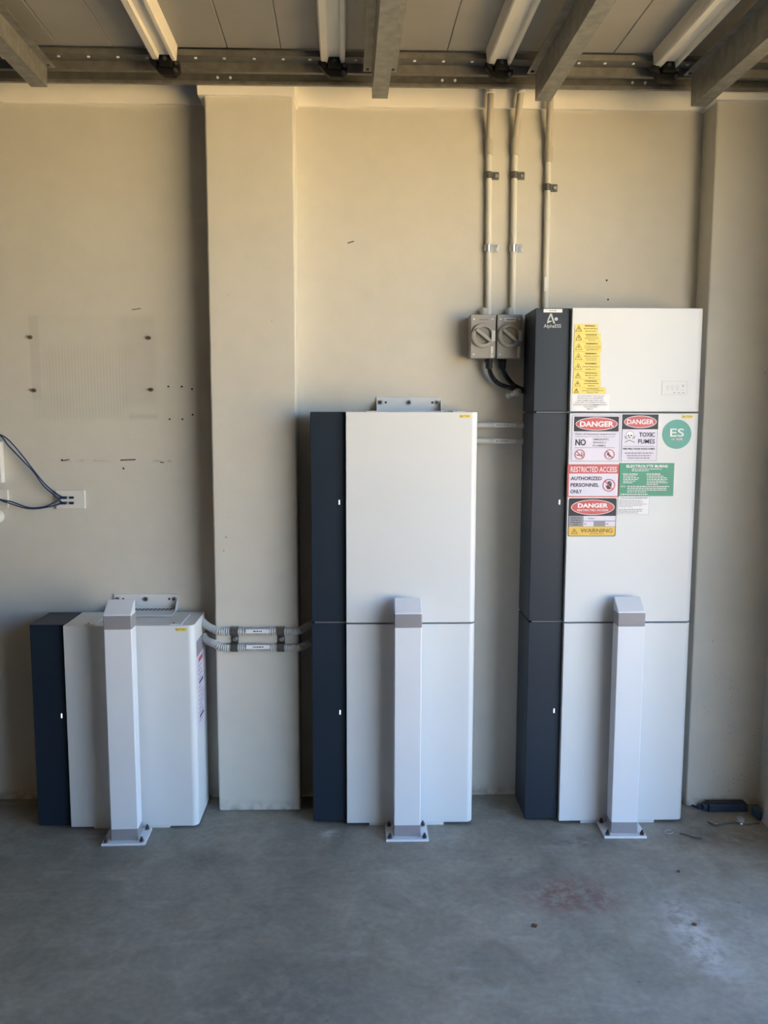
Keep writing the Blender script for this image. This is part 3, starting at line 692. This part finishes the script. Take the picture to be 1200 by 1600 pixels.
def isolator(u0, u1, label, tail):
    yf = -.088; a, b = W(u0, 491, yf), W(u1, 560, yf); x0, x1, z0, z1 = a.x, b.x, b.z, a.z; cx = (x0+x1)/2
    t = thing('isolator_switch', label, 'switch', (cx, -.045, z0), 'grey rotary isolator switches')
    MB().box(x0+.002, x1-.002, -.045, -.0005, z0+.002, z1-.002).build('back_box', M['isolator'], t, bevel=.004, smooth=True)
    MB().box(x0, x1, yf, -.046, z0, z1).build('lid', M['isolator'], t, bevel=.004, smooth=True)
    zc = z0+(z1-z0)*.515; R = .0455
    mb = MB(); ring = [(R, yf+.002), (R, yf-.010), (R-.004, yf-.013), (R-.013, yf-.013), (R-.017, yf-.002)]
    n = 32; bse = len(mb.v)
    for k in range(n):
        c, s_ = math.cos(2*math.pi*k/n), math.sin(2*math.pi*k/n)
        for r, y in ring: mb.v.append((cx+r*c, y, zc+r*s_))
    m_ = len(ring)
    for k in range(n):
        for j in range(m_-1): mb.f.append((bse+k*m_+j, bse+k*m_+j+1, bse+((k+1) % n)*m_+j+1, bse+((k+1) % n)*m_+j))
    d = mb.build('dial_ring', M['isolator'], t, smooth=True)
    MB().disc(cx, zc, R-.016, R-.016, yf-.0022, 28).build('dial_recess', M['isolator_dark'], t)
    A = math.radians(-38); ux, uz = math.cos(A), math.sin(A); px, pz = -uz, ux; L_, w = .036, .0062
    q = [(cx+sx*L_*ux+sy*w*px, zc+sx*L_*uz+sy*w*pz) for sx, sy in ((-1, -1), (1, -1), (1, 1), (-1, 1))]
    MB().prism(q, yf-.021, yf-.002, 'y').build('handle', M['isolator'], t, bevel=.002, smooth=True)
    l = MB().box(cx-.022, cx+.022, yf-.0014, yf+.001, z1-.027, z1-.013).build('name_label', M['clear'] if tail else M['isolator'], t)
    MB().box(cx-.014, cx+.018, yf-.0020, yf-.001, z1-.0225, z1-.0175).build('label_slot', M['isolator_dark'], l)
    for sx in (x0+.013, x1-.013):
        for sz in (z0+.015, z1-.018): MB().cyl((sx, yf+.001, sz), (sx, yf-.0012, sz), .004, 10).build('lid_screw', M['clear'], t)
    # clear film tag over the lower right of the lid
    MB().box(x1-.018, x1-.004, yf-.0155, yf-.0150, zc-.022, zc+.018).build('film_tag', M['clear'], t)
    MB().box(x1-.018, x1-.009, yf-.0012, yf+.0005, z0+.003, z0+.045).build('tape_strip', M['trim'], t)
    # entry above
    MB().cyl((cx+.010, -.030, z1-.004), (cx+.010, -.018, z1+.026), .0155, 14).build('conduit_entry', M['pvc'], t, smooth=True)
    return t, cx, z0
i1, c1, zi = isolator(735.5, 774, 'grey rotary isolator switch on the wall, left one of the pair', False)
i2, c2, _ = isolator(777, 815.5, 'grey rotary isolator switch on the wall, right one beside the tall unit', True)
for (u, pts, lab) in ((764, ((764, 575), (768, 587), (777, 598), (790, 604), (804, 608), (822, 613)), 'black flexible cable looping from the left isolator into the tall unit'),
                      (785, ((785, 575), (790, 586), (798, 597), (808, 605), (824, 611)), 'black flexible cable looping from the right isolator into the tall unit')):
    y = -.055 if u < 770 else -.030; g = W(u, 559, y)
    t = thing('flexible_cable', lab, 'cable', (g.x, y, g.z), 'black cables below the isolators')
    e = W(u, 575, y); gb = MB().cyl((g.x, y, g.z+.002), (g.x, y, g.z-.018), .0165, 8); gb.cyl((g.x, y, g.z-.018), (e.x, y, e.z-.002), .0135, 14); gb.build('cable_gland', M['black'], t)
    P = spline([W(a, b, (y if k < 4 else y-.015)) for k, (a, b) in enumerate(pts)], 14); rs = [.0088+.0012*math.cos(k*2.1) for k in range(len(P))]
    MB().tube(P, .009, 12, True, rs).build('cable_sleeve', M['black'], t, smooth=True)
# louvres on the left flank of the inverter
for k in range(4):
    z = ZB+2*HB+HI-.030-.016*k
    MB().box(XT-.0008, XT+.004, -.215, -.075, z-.003, z+.003).build('vent_louvre', M['black'], side)
# loose grey conduit gland by the cables
a, b = W(793, 619, -.06), W(812, 611, -.10)
t = thing('conduit_gland', 'small grey conduit gland under the black cables beside the tall unit', 'gland', tuple(a))
dv = (b-a); MB().cyl(a, a+dv*.3, .013, 14).build('gland_nut', M['cap'], t, bevel=.002, smooth=True)
MB().cyl(a+dv*.28, a+dv*1.0, .011, 14).build('gland_body', M['pvc'], t, smooth=True); MB().cyl(a+dv*.62, a+dv*.85, .0145, 6).build('gland_nut', M['pvc'], t)

# straight pipes between the middle stack and the tower
for v, lab in ((664, 'upper straight grey pipe between the middle stack and the tall tower'), (689, 'lower straight grey pipe between the middle stack and the tall tower')):
    a, b = W(735, v, -.05), W(818, v, -.05)
    t = thing('cable_pipe', lab, 'pipe', ((a.x+b.x)/2, -.05, a.z), 'grey pipes between the stacks')
    MB().cyl((.424, -.05, a.z), (.640, -.05, a.z), .0125, 16).build('pipe', M['pvc'], t, smooth=True)
    l0, l1 = W(772, v, -.062), W(806, v, -.062)
    l = MB().box(l0.x, l1.x, -.0632, -.0610, a.z-.0065, a.z+.0065).build('pipe_label', M['clear'], t)
    fine_print(l, l0.x+.006, l1.x-.004, a.z-.003, a.z+.003, 1, -.0635, M['print_grey'], False, int(v), .8)

# corrugated pipes round the pillar
def corrugated(pts, lab, lu0, lu1, v):
    P = spline(pts, 40); L_ = [0]
    for p, q in zip(P, P[1:]): L_.append(L_[-1]+(q-p).length)
    N_ = int(L_[-1]/.0020); Q = []; j = 0
    for k in range(N_+1):
        d = L_[-1]*k/N_
        while j < len(L_)-2 and L_[j+1] < d: j += 1
        f = (d-L_[j])/max(L_[j+1]-L_[j], 1e-9); Q.append(P[j].lerp(P[j+1], f))
    t = thing('corrugated_pipe', lab, 'pipe', tuple(Q[len(Q)//2]), 'grey corrugated pipes across the pillar')
    rs = [.0136+.0015*math.cos(k*math.pi/2) for k in range(len(Q))]
    MB().tube(Q, .012, 14, True, rs).build('pipe', M['pvc'], t, smooth=True)
    a, b = W(lu0, v, -.154), W(lu1, v, -.154)
    l = MB().box(a.x, b.x, -.1552, -.148, a.z-.0075, a.z+.0075).build('pipe_label', M['print_white'], t)
    fine_print(l, a.x+.008, b.x-.006, a.z-.003, a.z+.003, 1, -.1556, M['print_black'], True, int(v), .7)
yp = -.1385
corrugated([(-.6195, -.085, .757), (-.606, -.103, .750), W(336, 984, -.128), W(350, 987, yp), W(405, 986.5, yp), W(455, 987, yp), W(468, 985.5, -.132), (-.215, -.108, .743), (-.189, -.092, .752)],
           'upper corrugated grey pipe strapped across the pillar', 384, 420, 986.5)
corrugated([(-.6195, -.085, .702), (-.606, -.103, .690), W(336, 1006, -.128), W(350, 1011.5, yp), W(405, 1011.5, yp), W(455, 1012.5, yp), W(468, 1012, -.132), (-.215, -.108, .673), (-.189, -.092, .678)],
           'lower corrugated grey pipe strapped across the pillar', 385, 421, 1011)
for u, side_ in ((365.5, 'left'), (438.5, 'right')):
    a, b = W(u, 980, -.15), W(u, 1016, -.15); x = W(u, 998, -.15).x
    t = thing('pipe_saddle', 'black double saddle clamping both corrugated pipes, %s of their labels' % side_, 'clamp', (x, -.125, b.z), 'double saddles on the pillar')
    zu, zl = W(u, 986.8, yp).z, W(u, 1011.8, yp).z; r = .0170; pts = []
    pts += [(-.123, zl-r)] + [(yp-r*math.sin(q), zl-r*math.cos(q)) for q in [math.pi*k/8 for k in range(9)]] + [(-.126, zl+r+.001), (-.126, zu-r-.001)]
    pts += [(yp-r*math.sin(q), zu-r*math.cos(q)) for q in [math.pi*k/8 for k in range(9)]] + [(-.123, zu+r)]
    MB().prism(pts, x-.014, x+.014, 'x').build('strap', M['saddle'], t)
    MB().cyl((x, -.125, (zu+zl)/2), (x, -.138, (zu+zl)/2), .011, 12, .007).build('saddle_screw', M['zinc'], t)

# ------------------------------------------------------------------ wall plates and blue cables on the left
def wplate(u0, v0, u1, v1, label, th=.010):
    a, b = W(u0, v0, -.008), W(u1, v1, -.008)
    t = thing('wall_plate', label, 'wall plate', ((a.x+b.x)/2, -.005, b.z), 'white wall plates')
    MB().box(a.x, b.x, -th, -.0005, b.z, a.z).build('plate_body', M['plate'], t, bevel=.002)
    return t, a.x, b.x, b.z, a.z
tp, x0, x1, z0, z1 = wplate(86.5, 766, 133.5, 795, 'white wall plate with two blue plugs in it')
for v in (777.5, 786):
    p = W(100, v, -.012); MB().box(p.x-.012, p.x+.012, -.022, -.009, p.z-.005, p.z+.005).build('cable_plug', M['blue'], tp, bevel=.002)
    p = W(112, v, -.012); MB().box(p.x-.010, p.x+.008, -.015, -.009, p.z-.0045, p.z+.0045).build('socket_clip', M['debris'], tp, bevel=.001)
wplate(-34, 766, 13.5, 793.5, 'white wall plate cut off at the left picture edge')
a, b = W(-60, 690, -.03), W(3.5, 755, -.03)
t = thing('wall_box', 'white box on the wall at the left picture edge above the wall plate', 'box', ((a.x+b.x)/2, -.02, b.z))
MB().box(a.x, b.x, -.032, -.0005, b.z, a.z).build('box_body', M['plate'], t, bevel=.003); MB().box(a.x+.01, b.x-.01, -.034, -.032, b.z+.01, a.z-.01).build('box_cover', M['plate'], t, bevel=.001)
a = W(-8, 808, -.03)
t = thing('round_wall_fitting', 'round white fitting on the wall below the cut-off wall plate', 'fitting', (a.x, -.02, a.z)); MB().cyl((a.x, -.0005, a.z), (a.x, -.03, a.z), .026, 24, .022).build('fitting_body', M['plate'], t, bevel=.003, smooth=True)
MB().cyl((a.x, -.029, a.z), (a.x, -.036, a.z), .010, 16).build('fitting_button', M['plate'], t)
for pts, lab in ((((-30, 668), (0, 679), (15, 689), (35, 712), (55, 738), (70, 756), (85, 769), (97, 776.5)), 'blue cable hanging from the left, upper outer strand'),
                 (((-30, 668), (0, 680.5), (12, 695), (32, 716), (52, 737), (68, 759), (84, 773), (97, 785)), 'blue cable hanging from the left, upper inner strand'),
                 (((-30, 765), (0, 780), (18, 784), (45, 793), (68, 792), (85, 785), (97, 777.5)), 'blue cable hanging from the left, lower strand rising to the upper plug'),
                 (((-30, 766), (0, 781), (15, 786.5), (40, 794), (60, 794.5), (80, 791), (97, 786.5)), 'blue cable hanging from the left, lowest strand')):
    off = .007*('inner' in lab) + .014*('rising' in lab) + .021*('lowest' in lab)
    P = [W(u, v, -.016 - (.008+off)*math.sin(math.pi*k/(len(pts)-1))) for k, (u, v) in enumerate(pts)]
    tag(MB().tube(spline(P, 8), .0026, 8).build('network_cable', M['blue'], None, smooth=True), lab, 'cable', 'blue network cables')

# ------------------------------------------------------------------ litter in the right corner
def G(u, v, z=0.0):
    d = RT*((u-600)/F_PX) + DN*((v-800)/F_PX) + FW; t = (z-CZ)/d.z
    return Vector((CX+d.x*t, CY+d.y*t, z))
a = G(1108, 1269); b = G(1170, 1270)
t = thing('plastic_tray', 'dark blue plastic strip lying against the wall in the right corner', 'debris', ((a.x+b.x)/2, a.y, 0))
MB().box(a.x, b.x, -.178, -.130, 0, .030).build('tray_body', M['debris'], t, bevel=.003); MB().box(a.x+.004, b.x-.02, -.172, -.138, .030, .033).build('tray_lid', M['black'], t)
MB().box(a.x-.02, a.x, -.168, -.140, .004, .024).build('tray_tab', M['debris'], t, bevel=.003)
a, b = G(1172, 1273), G(1187, 1280)
t = tag(MB().prism([(a.x, a.y), (b.x, a.y-.004), (b.x+.004, b.y-.02), (a.x+.002, b.y-.016)], 0, .040, 'z').build('cloth_scrap', mat('blue_rag', (.02, .06, .10), .8, 0, .3, 60), bevel=.010, seg=3), 'crumpled blue scrap in the right corner beside the blue strip', 'debris')
a = G(1157, 1284); t = thing('bottle_cap', 'small round whitish plastic cap on the floor in the right corner', 'cap', (a.x, a.y, 0))
MB().tube([(a.x, a.y, 0), (a.x, a.y, .016), (a.x, a.y, .019)], .014, 18, True, [.0145, .0145, .011]).build('cap_body', M['cap'], t, smooth=True); MB().cyl((a.x, a.y, .0185), (a.x, a.y, .0195), .008, 14).build('cap_top', M['cap'], t)
P = [G(1081, 1258, .004), G(1092, 1262, .006), G(1103, 1260, .012), G(1112, 1266, .006)]
tag(MB().tube(spline(P, 8), .004, 8).build('wire_offcut', mat('blue_wire', (.02, .03, .14), .5), smooth=True), 'short blue wire offcut by the foot of the tall unit', 'wire')
P = [G(1106, 1284, .003), G(1118, 1289, .004), G(1135, 1286, .004), G(1150, 1285, .003), G(1165, 1288, .003), G(1186, 1286, .003)]
tag(MB().tube(spline(P, 8), .0028, 6).build('wire_offcut', M['twig'], smooth=True), 'thin dark wire lying across the floor below the plastic cap', 'wire')
P = [G(1062, 1302, .003), G(1072, 1304, .003), G(1084, 1308, .003), G(1096, 1310, .003)]
tag(MB().tube(spline(P, 8), .0025, 6).build('wire_offcut', M['twig'], smooth=True), 'short dark twig of wire on the floor near the right bollard', 'wire')
P = [G(1045+6*math.cos(q), 1300+3.2*math.sin(q), .003) for q in [k*.5 for k in range(12)]]
tag(MB().tube(P, .0016, 6).build('wire_offcut', M['cap'], smooth=True), 'small loop of pale wire on the floor near the right bollard', 'wire')
for (u, v), lab in (((1118, 1289), 'shiny foil crumb on the floor, left of the plastic cap'), ((1159, 1288), 'shiny foil crumb on the floor in front of the plastic cap')):
    a = G(u, v); tag(MB().prism([(a.x-.008, a.y-.004), (a.x+.006, a.y-.006), (a.x+.008, a.y+.004), (a.x-.003, a.y+.006)], 0, .005, 'z').build('foil_crumb', M['glass'], bevel=.0015), lab, 'debris')
a = G(1190, 1283); e = W(1203, 1250, -.255)
t = MB(); y0, y1 = a.y, -.405
t.prism([(1.548, 0.0), (1.556, 0.0), (1.598, .20), (1.590, .20)], y0, y1, 'y')
tag(t.build('leaning_board', M['board'], bevel=.002), 'pale board leaning on the side wall at the right picture edge', 'board')
for (u, v), r, lab in (((1060, 1362), .006, 'tiny red brown chip on the floor right of the bollards'), ((1085, 1445), .008, 'small dark chip on the floor at lower right'), ((835, 1447), .010, 'small dark smudge-like chip on the floor at lower middle right')):
    a = G(u, v); tag(MB().prism([(a.x-r, a.y-r*.5), (a.x+r*.4, a.y-r), (a.x+r, a.y+r*.3), (a.x-r*.2, a.y+r)], 0, .004, 'z').build('floor_chip', M['rust'], bevel=.001), lab, 'debris')
